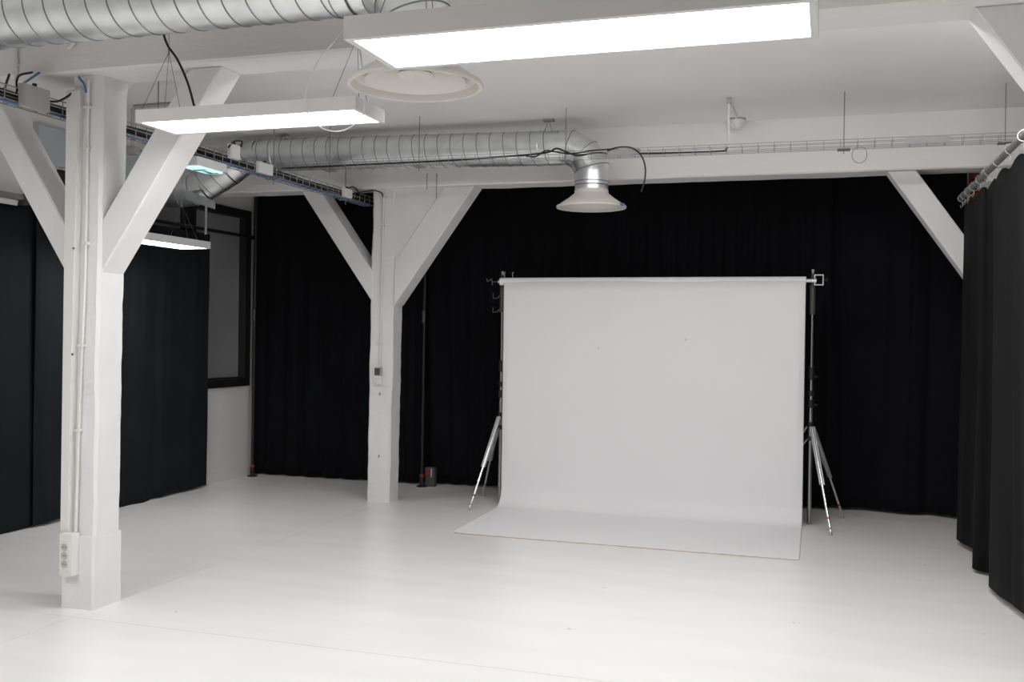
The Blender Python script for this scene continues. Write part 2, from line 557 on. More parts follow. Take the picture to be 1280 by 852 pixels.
RING_Y = [8.60, 8.44, 8.22, 7.95, 7.62, 7.25, 6.85, 6.42, 6.0, 5.55]
def tops_r(s):
    y = 8.50 - s * 0.87
    dmin = min(abs(y - r) for r in RING_Y)
    return -min(0.035, dmin * dmin * 1.1)
RPATH = spline([(1.02, 8.515, 0), (0.978, 8.455, 0), (1.005, 8.28, 0), (1.05, 8.13, 0), (1.10, 7.90, 0), (1.06, 7.66, 0), (0.978, 7.53, 0), (1.0, 7.44, 0), (1.07, 7.39, 0), (1.12, 7.24, 0),
                (1.07, 7.08, 0), (1.0, 6.98, 0), (1.015, 6.75, 0), (1.04, 6.56, 0), (1.07, 6.4, 0), (1.09, 6.16, 0), (1.03, 5.9, 0), (1.09, 5.6, 0), (1.05, 5.2, 0)], 6)
def hang_right(p, w):
    k = 0.85 * w ** 0.8
    return Vector((p.x + (1.005 - p.x) * k, p.y, p.z))
curtain('curtain', [(p.x, p.y) for p in RPATH], 0.025, 2.655, 'curtain_right',
        'charcoal curtain hung from the steel tube at the right edge', 0.0035, 0.31, 33, top_amp=0.6, group=CG, tops=tops_r,
        hem=lambda s: 0.010 + 0.010 * math.sin(s * 3 + 1), mod=hang_right)

# steel tube with rings on the right
rod = thing('curtain_rod', (1.0, 7.1, 2.69), 'dull steel tube with wire rings carrying the charcoal curtain', 'curtain rod')
MB().tube([(1.0, 8.74, 2.735), (1.0, 7.4, 2.725), (1.0, 5.1, 2.71)], 0.021, 16).build('tube', 'rod', rod, smooth=True)
for yy in (8.735, 7.47):
    MB().tube([(1.0, yy, 2.735), (1.0, yy - 0.05, 2.735)], 0.026, 16).build('collar', 'rod', rod, smooth=True)
for yy in (7.9, 5.6):
    MB().box((1.01, yy - 0.02, 2.70), (XR, yy + 0.02, 2.745), 0.004).build('wall_bracket', 'rod', rod)
first = None
for i, yy in enumerate(RING_Y):
    rr = 0.033
    if first is None:
        rg = MB()
        rg.tube([(1.0 + rr * math.cos(a * PI / 10), yy + 0.012 * math.sin(a * PI / 10), 2.722 + rr * math.sin(a * PI / 10)) for a in range(20)], 0.0022, 6, closed=True)
        rg.tube([(1.0, yy, 2.722 - rr), (1.0, yy, 2.66), (1.0 - 0.012, yy, 2.645), (1.0 - 0.016, yy, 2.665)], 0.0022, 6)
        rg = rg.build('ring', 'zinc_bright', rod, smooth=True)
        first = rg
    else:
        c = first.copy()
        COL.objects.link(c)
        c.location = first.location + Vector((0, yy - RING_Y[0], -0.008 * (RING_Y[0] - yy) / 3.0))
        c.rotation_euler.z = rnd.uniform(-0.35, 0.35)
# black rod over the window
rl = thing('curtain_rod', (-6.0, 7.4, 2.6), 'thin black rod running across the dark window and over the left curtains', 'curtain rod')
MB().tube([(-6.02, 4.0, 2.615), (-6.02, 9.66, 2.615)], 0.017, 12).build('tube', 'black_metal', rl, smooth=True)
for yy in (6.5, 8.5, 9.62):
    MB().box((XL, yy - 0.015, 2.6), (-6.03, yy + 0.015, 2.63), 0.003).build('wall_bracket', 'black_metal', rl)
# short grey tube with end clamp at the far left
gr = thing('curtain_rail', (-5.9, 5.8, 2.6), 'grey tube with an end clamp above the curtain at the left edge', 'rail')
MB().tube([(-5.95, 4.0, 2.60), (-5.95, 6.20, 2.60)], 0.026, 14).build('tube', 'alu', gr, smooth=True)
MB().box((-5.985, 6.19, 2.545), (-5.915, 6.235, 2.63), 0.006).build('end_clamp', 'dark_grey', gr)
MB().box((-5.975, 4.0, 2.535), (-5.962, 6.16, 2.585), 0.003).build('valance_strip', 'plastic', gr)

# ================================================================== PAPER BACKDROP ON ITS STANDS
bdrop = thing('paper_backdrop', (-1.52, 8.2, 0), 'white seamless paper backdrop sweeping from a roll onto the floor', 'backdrop')
PX0, PX1 = -2.895, -0.186
RZ, RY, RR = 2.088, 8.885, 0.036
prof = [(RY - RR, RZ)]
zb = 0.16
n = 20
for i in range(1, n):
    prof.append((RY - RR - 0.012 * math.sin(PI * i / n), RZ + (zb - RZ) * i / n))
for i in range(13):
    a = (i / 12) * PI / 2
    prof.append((RY - RR - zb * (1 - math.cos(a)), 0.0035 + zb - zb * math.sin(a)))
yfront = 7.435
y_last = prof[-1][0]
for f_ in (.1, .2, .3, .4, .5, .6, .7, .78, .85, .9, .93, .95, .965, .98, .99, 1.0):
    prof.append((y_last + (yfront - y_last) * f_, 0.0035))
US = [0, .004, .009, .014, .02, .027, .035] + [0.06 + 0.88 * i / 30 for i in range(31)] + [.965, .973, .98, .986, .991, .996, 1.0]
NX = len(US) - 1
vs, fs = [], []
for k, (y, z) in enumerate(prof):
    for i in range(NX + 1):
        u = US[i]
        x = PX0 + (PX1 - PX0) * u
        yy, zz = y, z
        if z > 0.02:      # slight cupping of the hanging edges
            e = max(0, abs(u - 0.5) * 2 - 0.96) / 0.04
            yy += 0.02 * e * (1 - abs(z - 1.1) / 1.1)
            yy += 0.004 * noise.noise(Vector((x * 1.2, z * 1.5, 0)))
        else:
            f = max(0, (7.75 - yy) / 0.35)
            edge = max(0.0, 1 - (yy - yfront) / 0.1)
            zz += 0.006 * f * f * (0.6 + 0.4 * noise.noise(Vector((x * 1.3, 3, 0)))) * (1 - u * 0.8)
            # rounded front corners
            for side, cx in ((0, PX0), (1, PX1)):
                dx = (x - cx) if side == 0 else (cx - x)
                rad = 0.09 if side == 0 else 0.03
                if dx < rad and yy < yfront + rad:
                    lim = rad - math.sqrt(max(0, rad * rad - (rad - dx) ** 2))
                    yy = max(yy, yfront + lim)
            zz += 0.0
        vs.append((x + 0.04 * (1 - 0.55 * u) * (8.85 - yy) / 1.4, yy, zz))
m_ = NX + 1
for k in range(len(prof) - 1):
    for i in range(NX):
        fs.append((k * m_ + i, k * m_ + i + 1, (k + 1) * m_ + i + 1, (k + 1) * m_ + i))
sh = MB().add(vs, fs).build('paper_sheet', 'paper', bdrop, smooth=True, sharp=60, fix=False)
md = sh.modifiers.new('thickness', 'SOLIDIFY')
md.thickness = 0.0015
md.offset = 0
MB().tube([(-2.94, RY, RZ), (PX1 + 0.002, RY, RZ)], RR, 28).build('paper_roll', 'paper', bdrop, smooth=True)
MB().tube([(-2.96, RY, RZ), (-0.10, RY, RZ)], 0.02, 16).build('roll_core', 'chrome', bdrop, smooth=True)
# brown cardboard edge strip along the front of the paper
MB().box((PX0 + 0.13, yfront - 0.002, 0.0003), (-0.55, yfront - 0.0003, 0.0052)).build('cut_edge', 'core', bdrop)

def stand(cx, cy, feet, hub_z, label, ring_side):
    t = thing('backdrop_stand', (cx, cy, 0), label, 'light stand', 'stands holding the paper roll')
    col = MB().tube([(cx, cy, 0.012), (cx, cy, 0.97)], 0.0175, 16)
    col.build('lower_tube', 'alu', t, smooth=True)
    MB().tube([(cx, cy, 0.97), (cx, cy, 1.32)], 0.0145, 14).build('middle_tube', 'chrome', t, smooth=True)
    MB().tube([(cx, cy, 1.32), (cx, cy, 2.06)], 0.0115, 14).build('upper_tube', 'chrome', t, smooth=True)
    MB().tube([(cx, cy, 1.80), (cx, cy, 2.05)], 0.024, 14).build('spigot_sleeve', 'dark_grey', t, smooth=True)
    for z, h in ((hub_z - 0.01, 0.05), (hub_z - 0.12, 0.04), (1.0, 0.07), (1.10, 0.05), (1.24, 0.11)):
        MB().tube([(cx, cy, z), (cx, cy, z + h)], 0.026, 14).build('collar', 'black_metal', t, smooth=True)
    for z in (1.03, 1.27):
        MB().tube([(cx + 0.02, cy - 0.005, z), (cx + 0.055, cy - 0.02, z)], [0.006, 0.012], 10).build('knob', 'black_metal', t, smooth=True)
    for (fxx, fyy) in feet:
        d = Vector((fxx - cx, fyy - cy, 0)).normalized()
        top = Vector((cx, cy, hub_z)) + d * 0.03
        foot = Vector((fxx, fyy, 0.022))
        mid = top.lerp(foot, 0.56)
        w = d.cross(Vector((0, 0, 1))) * 0.016
        lg = MB()
        lg.tube([top, foot], 0.0105, 12)
        lg = lg.build('leg', 'chrome', t, smooth=True)
        sl = MB()
        sl.tube([top + w, mid + w], 0.008, 10)
        sl.tube([top - w, mid - w], 0.008, 10)
        sl.build('leg_rail', 'alu', lg, smooth=True)
        low = Vector((cx, cy, hub_z - 0.11)) + d * 0.025
        MB().tube([low, top.lerp(foot, 0.5) - Vector((0, 0, 0.02))], 0.007, 10).build('leg_strut', 'alu', lg, smooth=True)
        MB().tube([foot + (top - foot).normalized() * 0.045, foot + Vector((0, 0, -0.020))], 0.0135, 12).build('rubber_foot', 'grey_plastic', lg, smooth=True)
        MB().tube([top.lerp(foot, 0.86), top.lerp(foot, 0.875)], 0.0115, 12).build('stop_ring', 'red', lg, smooth=True)
    # roll hook bracket
    hx = cx + 0.045 * ring_side
    MB().box((cx - 0.012, cy - 0.03, 2.03), (cx + 0.012, cy + 0.03, 2.15), 0.003).build('hook_plate', 'black_metal', t)
    MB().tube([(cx, cy, 2.14), (cx, cy, 2.185)], [0.007, 0.013], 12).build('top_knob', 'grey_plastic', t, smooth=True)
    if ring_side > 0:
        sq = MB()
        a0, a1, b0, b1 = cx + 0.012, cx + 0.088, 2.048, 2.14
        y0, y1 = cy - 0.035, cy - 0.02
        for lo, hi in (((a0, y0, b0), (a1, y1, b0 + .008)), ((a0, y0, b1 - .008), (a1, y1, b1)), ((a0, y0, b0 + .008), (a0 + .008, y1, b1 - .008)), ((a1 - .008, y0, b0 + .008), (a1, y1, b1 - .008))):
            sq.box(lo, hi)
        sq.build('square_clamp', 'plastic', t)
        MB().tube([(a1, cy - 0.027, 2.095), (a1 + 0.035, cy - 0.027, 2.095)], [0.005, 0.018], 10).build('clamp_knob', 'black_metal', t, smooth=True)
    else:
        for zz in (1.95, 1.82):
            h = MB()
            h.tube([(cx - 0.01, cy - 0.02, zz + 0.02), (cx - 0.04, cy - 0.02, zz - 0.015), (cx - 0.085, cy - 0.02, zz - 0.02), (cx - 0.085, cy - 0.02, zz + 0.03)], 0.006, 8)
            h.build('roll_hook', 'dark_grey', t, smooth=True)
        MB().tube([(cx - 0.02, cy, RZ), (cx - 0.11, cy, RZ)], 0.005, 8).build('winder_shaft', 'dark_grey', t, smooth=True)
        k = MB()
        k.tube([(cx - 0.10, cy, RZ - 0.03), (cx - 0.11, cy, RZ + 0.03)], 0.006, 8)
        k.tube([(cx - 0.11, cy, RZ + 0.03), (cx - 0.15, cy, RZ)], 0.005, 8)
        k.tube([(cx - 0.15, cy, RZ), (cx - 0.16, cy, RZ + 0.03)], 0.006, 8)
        k.build('winder_handle', 'dark_grey', t, smooth=True)
        for xx in (-2.905, -2.825):
            MB().tube([(xx, cy, RZ + 0.03), (xx - 0.004, cy, RZ + 0.082), (xx + 0.006, cy, RZ + 0.088)], 0.0045, 8).build('hook_tip', 'grey_plastic', t, smooth=True)
    return t
stand(-2.925, 8.905, [(-3.06, 8.455), (-3.215, 9.255), (-2.52, 8.99)], 0.82, 'chrome tripod stand at the left end of the paper roll', -1)
stand(-0.130, 8.905, [(0.046, 8.475), (0.150, 9.310), (-0.62, 8.96)], 0.84, 'chrome tripod stand with a square clamp at the right end of the paper roll', 1)

# black floor-to-ceiling poles carrying the back curtains
def pole(x, y, label):
    t = thing('curtain_pole', (x, y, 0), label, 'pole', 'black poles before the back curtains')
    MB().tube([(x, y, 0.10), (x + 0.01, y, 3.3)], 0.017, 14).build('tube', 'black_metal', t, smooth=True)
    MB().lathe([(0.055, 0), (0.055, 0.008), (0.025, 0.016), (0.022, 0.10)], (x, y, 0), 20).build('foot_plate', 'black_metal', t, smooth=True)
    MB().lathe([(0.024, 0.10), (0.024, 0.125), (0.018, 0.13)], (x, y, 0), 20).build('lock_ring', 'red', t, smooth=True)
    MB().lathe([(0.021, 1.7), (0.021, 1.82), (0.018, 1.83)], (x, y, 0), 20).build('joint_sleeve', 'dark_grey', t, smooth=True)
    return t
pole(-4.00, 9.575, 'slim black pole with a red ring between far column and paper')
pole(-5.995, 9.545, 'slim black pole standing in the corner beside the dark window')
hb = thing('floor_box', (-3.9, 9.66, 0), 'small dark box with red side and white strip at the foot of the black pole', 'box')
MB().box((-3.975, 9.60, 0), (-3.87, 9.67, 0.20), 0.006).build('body', 'dark_grey', hb)
MB().box((-3.972, 9.592, 0.12), (-3.925, 9.60, 0.185), 0.002).build('red_side', 'red', hb)
MB().box((-3.912, 9.592, 0.10), (-3.895, 9.60, 0.19), 0.002).build('white_strip', 'grey_plastic', hb)

# ================================================================== AIR DUCTS AND DIFFUSERS
def ring_section(P, t, r, n, u):
    w = t.cross(u).normalized()
    return [P + (u * math.cos(2 * PI * j / n) + w * math.sin(2 * PI * j / n)) * r for j in range(n)]

def duct_run(t, p0, p1, r, pitch, name='spiral_pipe', hand=1):
    p0, p1 = Vector(p0), Vector(p1)
    L = (p1 - p0).length
    MB().tube([p0.lerp(p1, i / 12) for i in range(13)], r, 40, caps=False).build(name, 'galv', t, smooth=True)
    d = (p1 - p0).normalized()
    u = d.orthogonal().normalized()
    w = d.cross(u)
    turns = L / pitch
    N = int(turns * 36)
    pts = []
    for i in range(N + 1):
        a = 2 * PI * turns * i / N * hand
        pts.append(p0 + d * L * i / N + (u * math.cos(a) + w * math.sin(a)) * (r + 0.0005))
    MB().tube(pts, 0.0035, 5).build('spiral_seam', 'galv_dark', t, smooth=True)

def mitre_tube(pts, r, n=40):
    pts = [Vector(p) for p in pts]
    k = len(pts)
    d = [(pts[i + 1] - pts[i]).normalized() for i in range(k - 1)]
    u = d[0].orthogonal().normalized()
    w = d[0].cross(u)
    ring = [pts[0] + (u * math.cos(2 * PI * j / n) + w * math.sin(2 * PI * j / n)) * r for j in range(n)]
    rings = [ring]
    for i in range(1, k):
        pn_ = d[i - 1] if i == k - 1 else (d[i - 1] + d[i]).normalized()
        dd = d[i - 1]
        ring = [q + dd * ((pts[i] - q).dot(pn_) / dd.dot(pn_)) for q in ring]
        rings.append(ring)
    return rings

def elbow(t, pts, r, name='elbow_gore', seams=True):
    """segmented sheet-metal bend, each gore a part of its own with a seam at its mitre"""
    rings = mitre_tube(pts, r)
    n = 40
    for i in range(len(rings) - 1):
        vs = rings[i] + rings[i + 1]
        fs = [(j, (j + 1) % n, n + (j + 1) % n, n + j) for j in range(n)]
        MB().add(vs, fs).build(name, 'galv', t, smooth=True, sharp=40)
    for i in range(1, len(rings) - 1) if seams else []:
        MB().tube(rings[i], 0.004, 5, closed=True).build('gore_seam', 'galv_dark', t, smooth=True)
    return rings

def collar(t, p0, p1, r, name='collar'):
    MB().tube([p0, p1], r, 40, caps=False).build(name, 'galv', t, smooth=True)
    for p in (p0, p1):
        d = (Vector(p1) - Vector(p0)).normalized()
        u = d.orthogonal().normalized()
        MB().tube(ring_section(Vector(p), d, r, 40, u), 0.0035, 5, closed=True).build('collar_bead', 'galv_dark', t, smooth=True)

def bend(c, r, a0, a1, k, f):
    return [f(c, r, R(a0 + (a1 - a0) * i / k)) for i in range(k + 1)]

def vertical_bend(x, y, z, rb, k=3):
    """from running along +x at height z to dropping straight down at x"""
    ro = rb / math.cos(R(45) / k)
    return [(x - rb + ro * math.sin(R(90) * (i + 0.5) / k), y, z - rb + ro * math.cos(R(90) * (i + 0.5) / k)) for i in range(k)]

# far duct
D2Y, D2R = 8.06, 0.143
d2 = thing('air_duct', (-3.5, D2Y, 2.8), 'far spiral-seamed galvanised duct over the backdrop, bending down to a round diffuser', 'duct', 'galvanised air ducts')
zr = 3.158
duct_run(d2, (-5.02, D2Y, 3.215), (-2.16, D2Y, zr), D2R, 0.118)
gs = vertical_bend(-1.884, D2Y, zr, 0.25, 3)
elbow(d2, [(-2.165, D2Y, zr)] + gs + [(-1.884, D2Y, 2.865)], 0.141)
collar(d2, (-1.884, D2Y, 2.865), (-1.884, D2Y, 2.835), 0.141)
MB().tube([(-1.884, D2Y, 2.835), (-1.884, D2Y, 2.775)], 0.137, 40, caps=False).build('neck', 'galv', d2, smooth=True)
elbow(d2, [(-5.02, D2Y, 3.215), (-5.14, D2Y, 3.20), (-5.24, D2Y - 0.01, 3.15), (-5.33, D2Y - 0.03, 3.08)], D2R)
duct_run(d2, (-5.33, D2Y - 0.03, 3.08), (-5.56, D2Y - 0.08, 2.94), D2R, 0.118)
elbow(d2, [(-5.56, D2Y - 0.08, 2.94), (-5.66, D2Y - 0.10, 2.895), (-5.78, D2Y - 0.12, 2.885), (-5.90, D2Y - 0.14, 2.885)], D2R)
collar(d2, (-5.90, D2Y - 0.14, 2.885), (-6.06, D2Y - 0.16, 2.885), 0.150)
for xx in (-4.78, -2.26):
    zz = 3.215 + (zr - 3.215) * (xx + 5.02) / 2.88
    hg = MB()
    hg.tube([(xx - 0.035, D2Y, zz + D2R - 0.002), (xx, D2Y, CEIL - 0.012), (xx + 0.035, D2Y, zz + D2R - 0.002)], 0.005, 6)
    hg.box((xx - 0.045, D2Y - 0.03, CEIL - 0.014), (xx + 0.045, D2Y + 0.03, CEIL))
    hg.build('hanger', 'zinc', d2)
    u = Vector((0, 1, 0))
    MB().tube(ring_section(Vector((xx - 0.06, D2Y, zz)), Vector((1, 0, 0)), D2R + 0.003, 40, u), 0.005, 6, closed=True).build('hanger_band', 'galv', d2, smooth=True)

# near duct
D1Y, D1R = 3.93, 0.150
D1X = -1.695
d1 = thing('air_duct', (-3.5, D1Y, 2.8), 'near spiral-seamed galvanised duct along the top left, turning down behind the long lamp', 'duct', 'galvanised air ducts')
z1 = 3.130
duct_run(d1, (-6.05, D1Y, z1), (-2.03, D1Y, z1), D1R, 0.118)
collar(d1, (-2.06, D1Y, z1), (-1.985, D1Y, z1), 0.153)
elbow(d1, [(-2.03, D1Y, z1)] + vertical_bend(D1X, D1Y, z1, 0.25, 3) + [(D1X, D1Y, 2.86)], 0.146)
collar(d1, (D1X, D1Y, 2.86), (D1X, D1Y, 2.83), 0.147)
MB().tube([(D1X, D1Y, 2.83), (D1X, D1Y, 2.765)], 0.142, 40, caps=False).build('neck', 'galv', d1, smooth=True)
for xx in (-5.2, -3.6, -2.3):
    hg = MB()
    hg.tube([(xx - 0.035, D1Y, z1 + D1R - 0.002), (xx, D1Y, CEIL - 0.012), (xx + 0.035, D1Y, z1 + D1R - 0.002)], 0.005, 6)
    hg.box((xx - 0.045, D1Y - 0.03, CEIL - 0.014), (xx + 0.045, D1Y + 0.03, CEIL))
    hg.build('hanger', 'zinc', d1)

def diffuser(x, y, z, s, label):
    t = thing('air_diffuser', (x, y, z), label, 'air vent', 'round ceiling diffusers')
    MB().lathe([(0.140, 0.15), (0.142, 0.12), (0.246, 0.036), (0.262, 0.026), (0.286, 0.020), (0.291, 0.010), (0.287, 0.0), (0.272, 0.001),
                (0.262, 0.016), (0.252, 0.040), (0.236, 0.050), (0.136, 0.118), (0.134, 0.15)], (x, y, z), 72, sweep_closed=True).build('outer_cone', 'diffuser', t, smooth=True, sharp=40)
    MB().lathe([(0.212, 0.028), (0.217, 0.023), (0.212, 0.018), (0.196, 0.024), (0.110, 0.086), (0.104, 0.100), (0.098, 0.100), (0.103, 0.088), (0.190, 0.034)],
               (x, y, z), 72, sweep_closed=True).build('inner_cone', 'diffuser', t, smooth=True, sharp=40)
    MB().lathe([(0.0, 0.040), (0.045, 0.038), (0.072, 0.042), (0.078, 0.050), (0.055, 0.080), (0.02, 0.105), (0.0, 0.106)], (x, y, z), 48).build('centre_disc', 'diffuser', t, smooth=True, sharp=40)
    for k in range(3):
        a = k * 2 * PI / 3 + 0.4
        MB().tube([(x, y, z + 0.10), (x + 0.135 * math.cos(a), y + 0.135 * math.sin(a), z + 0.13)], 0.004, 6).build('spoke', 'diffuser', t)
        MB().tube([(x + 0.11 * math.cos(a), y + 0.11 * math.sin(a), z + 0.09), (x + 0.20 * math.cos(a), y + 0.20 * math.sin(a), z + 0.08)], 0.003, 6).build('spacer', 'diffuser', t)
    return t
diffuser(D1X, D1Y, 2.648, 1, 'large-looking round cream diffuser overhead behind the long lamp')
df2 = diffuser(-1.884, D2Y, 2.648, 1, 'round cream diffuser hanging at the end of the far duct, above the paper')
MB().tube([(-1.63, D2Y - 0.1, 2.665), (-1.60, D2Y - 0.11, 2.655), (-1.585, D2Y - 0.11, 2.66)], 0.012, 8).build('blue_tag', 'blue', df2, smooth=True)

# ================================================================== LED PANEL LAMPS
LL, LW, LH = 1.205, 0.316, 0.062
hous = MB()
b = 0.021
hous.box((-LL / 2, -LW / 2, 0.0), (LL / 2, -LW / 2 + b, LH), 0.002)
hous.box((-LL / 2, LW / 2 - b, 0.0), (LL / 2, LW / 2, LH), 0.002)
hous.box((-LL / 2, -LW / 2 + b, 0.0), (-LL / 2 + b, LW / 2 - b, LH), 0.002)
hous.box((LL / 2 - b, -LW / 2 + b, 0.0), (LL / 2, LW / 2 - b, LH), 0.002)
hous.box((-LL / 2 + b, -LW / 2 + b, 0.03), (LL / 2 - b, LW / 2 - b, LH - 0.002))
HM = DM = None
def lamp(x, y, z, rot, label, hooks, spread=0.1):
    global HM, DM
    t = thing('panel_lamp', (x, y, z), label, 'lamp', 'hanging white panel lamps')
    t.rotation_euler.z = rot
    def loc(o):
        o.parent = t
        return o
    if HM is None:
        h = hous.build('housing', 'housing')
        d = MB().box((-LL / 2 + b, -LW / 2 + b, 0.004), (LL / 2 - b, LW / 2 - b, 0.012)).build('light_panel', 'led')
        HM, DM = h.data, d.data
        h.location = (0, 0, 0)
        d.location = (0, 0, 0.004)
    else:
        h = bpy.data.objects.new('housing', HM)
        d = bpy.data.objects.new('light_panel', DM)
        COL.objects.link(h)
        COL.objects.link(d)
        d.location = (0, 0, 0.004)
    loc(h)
    loc(d)
    for (hx, hz) in hooks:
        top = Vector((hx, 0, hz))
        for k, (ox, oy) in enumerate(((-0.07, -0.12), (0.07, -0.12), (0.0, 0.12))):
            w = MB().tube([(hx + ox, oy, LH - 0.002), top], 0.0014, 5)
            o = w.build('suspension_wire', 'wire')
            loc(o)
        o = MB().tube([top, (hx, 0, CEIL - z - 0.01)], 0.0014, 5).build('suspension_wire', 'wire')
        loc(o)
        o = MB().tube([(hx, 0, hz - 0.012), (hx, 0, hz + 0.016)], 0.005, 8).build('wire_clip', 'zinc')
        loc(o)
        o = MB().lathe([(0.018, -0.012), (0.018, 0.0)], (hx, 0, CEIL - z), 12).build('ceiling_hook', 'zinc')
        loc(o)
    return t
L1 = lamp(-0.636, 2.545, 2.375, 0, 'longest-looking white panel lamp, nearest, at the top of the picture', [(-0.45, 0.42), (0.45, 0.42)])
L2 = lamp(-2.685, 4.30, 2.622, 0, 'white panel lamp hanging in front of the near column\'s brace', [(-0.53, 0.385), (0.53, 0.385)])
L3 = lamp(-5.345, 6.945, 2.31, PI / 2, 'small-looking white panel lamp hanging before the dark window', [(-0.40, 0.37), (0.40, 0.37)])

# black power cord of the middle lamp, and a loose white loop of cable
tag(MB().tube(spline([(-3.21, 4.25, 3.40), (-3.215, 4.25, 3.14), (-3.19, 4.25, 3.035), (-3.125, 4.25, 2.948), (-3.062, 4.25, 2.824), (-3.03, 4.27, 2.686)]), 0.0062, 8)
    .build('power_cord', 'black', smooth=True), 'black power cord running from the ceiling into the middle lamp', 'cord')
tag(MB().tube(spline([(-2.10, 4.12, 3.40), (-2.12, 4.12, 3.05), (-2.175, 4.12, 2.945), (-2.265, 4.12, 2.85), (-2.328, 4.12, 2.705), (-2.322, 4.12, 2.62), (-2.255, 4.12, 2.545),
                      (-2.16, 4.12, 2.518), (-2.08, 4.12, 2.543), (-2.032, 4.12, 2.60), (-2.026, 4.12, 2.70), (-2.045, 4.12, 2.853), (-2.07, 4.12, 3.1), (-2.08, 4.12, 3.40)]), 0.0028, 6)
    .build('loose_cable', 'white_wire', smooth=True), 'thin white cable hanging in a loop by the right end of the middle lamp', 'cable')
tag(MB().tube([(-5.32 + 0.024 * math.cos(a * PI / 8), 6.62 + 0.024 * math.sin(a * PI / 8) - 0.05, 2.262 - 0.02 * abs(math.sin(a * PI / 8)) + 0.012) for a in range(0, 9)] + [(-5.344, 6.57, 2.311)], 0.003, 6)
    .build('wire_hook', 'white_wire', smooth=True), 'small wire loop under the lamp before the dark window', 'hook')

# ================================================================== CABLE TRAYS
def wire_tray(t, p0, p1, width, height, pitch, side, r=0.0024, longs=None):
    p0, p1 = Vector(p0), Vector(p1)
    d = (p1 - p0).normalized()
    s = Vector(side).normalized()
    upv = Vector((0, 0, 1))
    L = (p1 - p0).length
    b = MB()
    for (a, h) in longs or ((0, 0), (0.5, 0), (1, 0), (0, 0.5), (1, 0.5), (0, 1), (1, 1)):
        o = s * (a - 0.5) * width + upv * h * height
        b.tube([p0 + o, p1 + o], r, 5)
    n = int(L / pitch)
    for i in range(n + 1):
        c = p0 + d * (L * i / n)
        b.tube([c - s * width / 2 + upv * height, c - s * width / 2, c + s * width / 2, c + s * width / 2 + upv * height], r, 5)
    o = b.build('wire_basket', 'zinc', t)
    o['kind'] = 'stuff'
    return o

# far tray, along the beam
TY, TZ = 7.68, 2.985
tr = thing('cable_tray', (-1.5, TY, TZ), 'wire mesh cable tray hung across the room below the ceiling', 'cable tray', 'wire cable trays')
wire_tray(tr, (-4.75, TY, TZ + 0.015), (1.36, TY, TZ), 0.10, 0.055, 0.117, (0, 1, 0), 0.0022)
for xx in (-4.1, -3.27, -2.01, -0.0 + 0.09, 1.16):
    MB().tube([(xx, TY, TZ - 0.035), (xx, TY, CEIL)], 0.0035, 6).build('hanging_rod', 'wire', tr)
    MB().box((xx - 0.045, TY - 0.055, TZ - 0.008), (xx + 0.045, TY + 0.055, TZ - 0.001), 0.001).build('support_clip', 'zinc', tr)
MB().box((0.51, TY - 0.058, TZ + 0.005), (0.80, TY - 0.052, TZ + 0.05), 0.001).build('splice_plate', 'zinc', tr)
MB().box((-1.66, TY - 0.058, TZ + 0.015), (-1.40, TY - 0.052, TZ + 0.055), 0.001).build('splice_plate', 'zinc', tr)
# near tray, along the columns
LX, LZ = -4.265, 2.822
tl = thing('cable_tray', (LX, 6.2, LZ), 'wire mesh cable tray packed with black cables beside the two columns', 'cable tray', 'wire cable trays')
wire_tray(tl, (LX, 3.3, LZ), (LX, 8.80, LZ), 0.11, 0.075, 0.105, (1, 0, 0), 0.0036)
for yy in (4.2, 5.6, 7.05, 8.3):
    MB().tube([(LX, yy, LZ - 0.05), (LX, yy, CEIL)], 0.004, 6).build('hanging_rod', 'wire', tl)
    MB().box((LX - 0.06, yy - 0.02, LZ - 0.009), (LX + 0.06, yy + 0.02, LZ - 0.002), 0.001).build('support_clip', 'zinc', tl)
rc = random.Random(3)
for k in range(6):
    ox, oz = -0.035 + 0.016 * k, 0.014 + 0.017 * (k % 3)
    pts = [(LX + ox + rc.uniform(-.008, .008), 3.3 + i * 0.3, LZ + oz + rc.uniform(-.006, .006)) for i in range(19)]
    tag(MB().tube(spline(pts, 4), 0.0075, 7).build('tray_cable', 'black', smooth=True), 'black cable lying in the tray beside the two columns', 'cable', 'black cables in the near tray')
tag(MB().tube(spline([(LX + 0.05, 3.3 + i * 0.3, LZ - 0.012 + 0.003 * math.sin(i * 2.1)) for i in range(19)], 4), 0.0055, 7).build('blue_cable', 'blue', smooth=True),
    'blue cable strapped along the lower edge of the near tray', 'cable')
# black cable along the far tray with loops by the duct bend
tag(MB().tube(spline([(-4.7, TY, TZ + 0.03), (-3.8, TY - 0.03, TZ + 0.028), (-2.9, TY - 0.03, TZ + 0.033), (-2.35, TY - 0.03, TZ + 0.05), (-2.14, TY - 0.06, TZ + 0.058), (-2.07, TY - 0.06, TZ + 0.085),
                      (-1.99, TY - 0.06, TZ + 0.055), (-1.90, TY - 0.05, TZ + 0.025), (-1.75, TY - 0.04, TZ + 0.04), (-1.6, TY - 0.03, TZ + 0.03), (-1.2, TY - 0.03, TZ + 0.018), (-0.80, TY - 0.03, TZ + 0.014), (-0.755, TY - 0.02, TZ + 0.03), (-0.737, TY - 0.01, TZ + 0.06)], 6), 0.0075, 7)
    .build('tray_cable', 'black', smooth=True), 'black cable running along the far tray past the duct bend', 'cable')
tag(MB().tube(spline([(-2.32, TY - 0.06, TZ + 0.035), (-2.24, TY - 0.065, TZ + 0.028), (-2.16, TY - 0.065, TZ + 0.07), (-2.09, TY - 0.065, TZ + 0.06), (-1.95, TY - 0.06, TZ + 0.04), (-1.8, TY - 0.055, TZ + 0.055), (-1.6, TY - 0.06, TZ + 0.062)], 6), 0.006, 7)
    .build('tray_cable', 'black', smooth=True), 'short wavy black cable crossing the duct bend', 'cable')
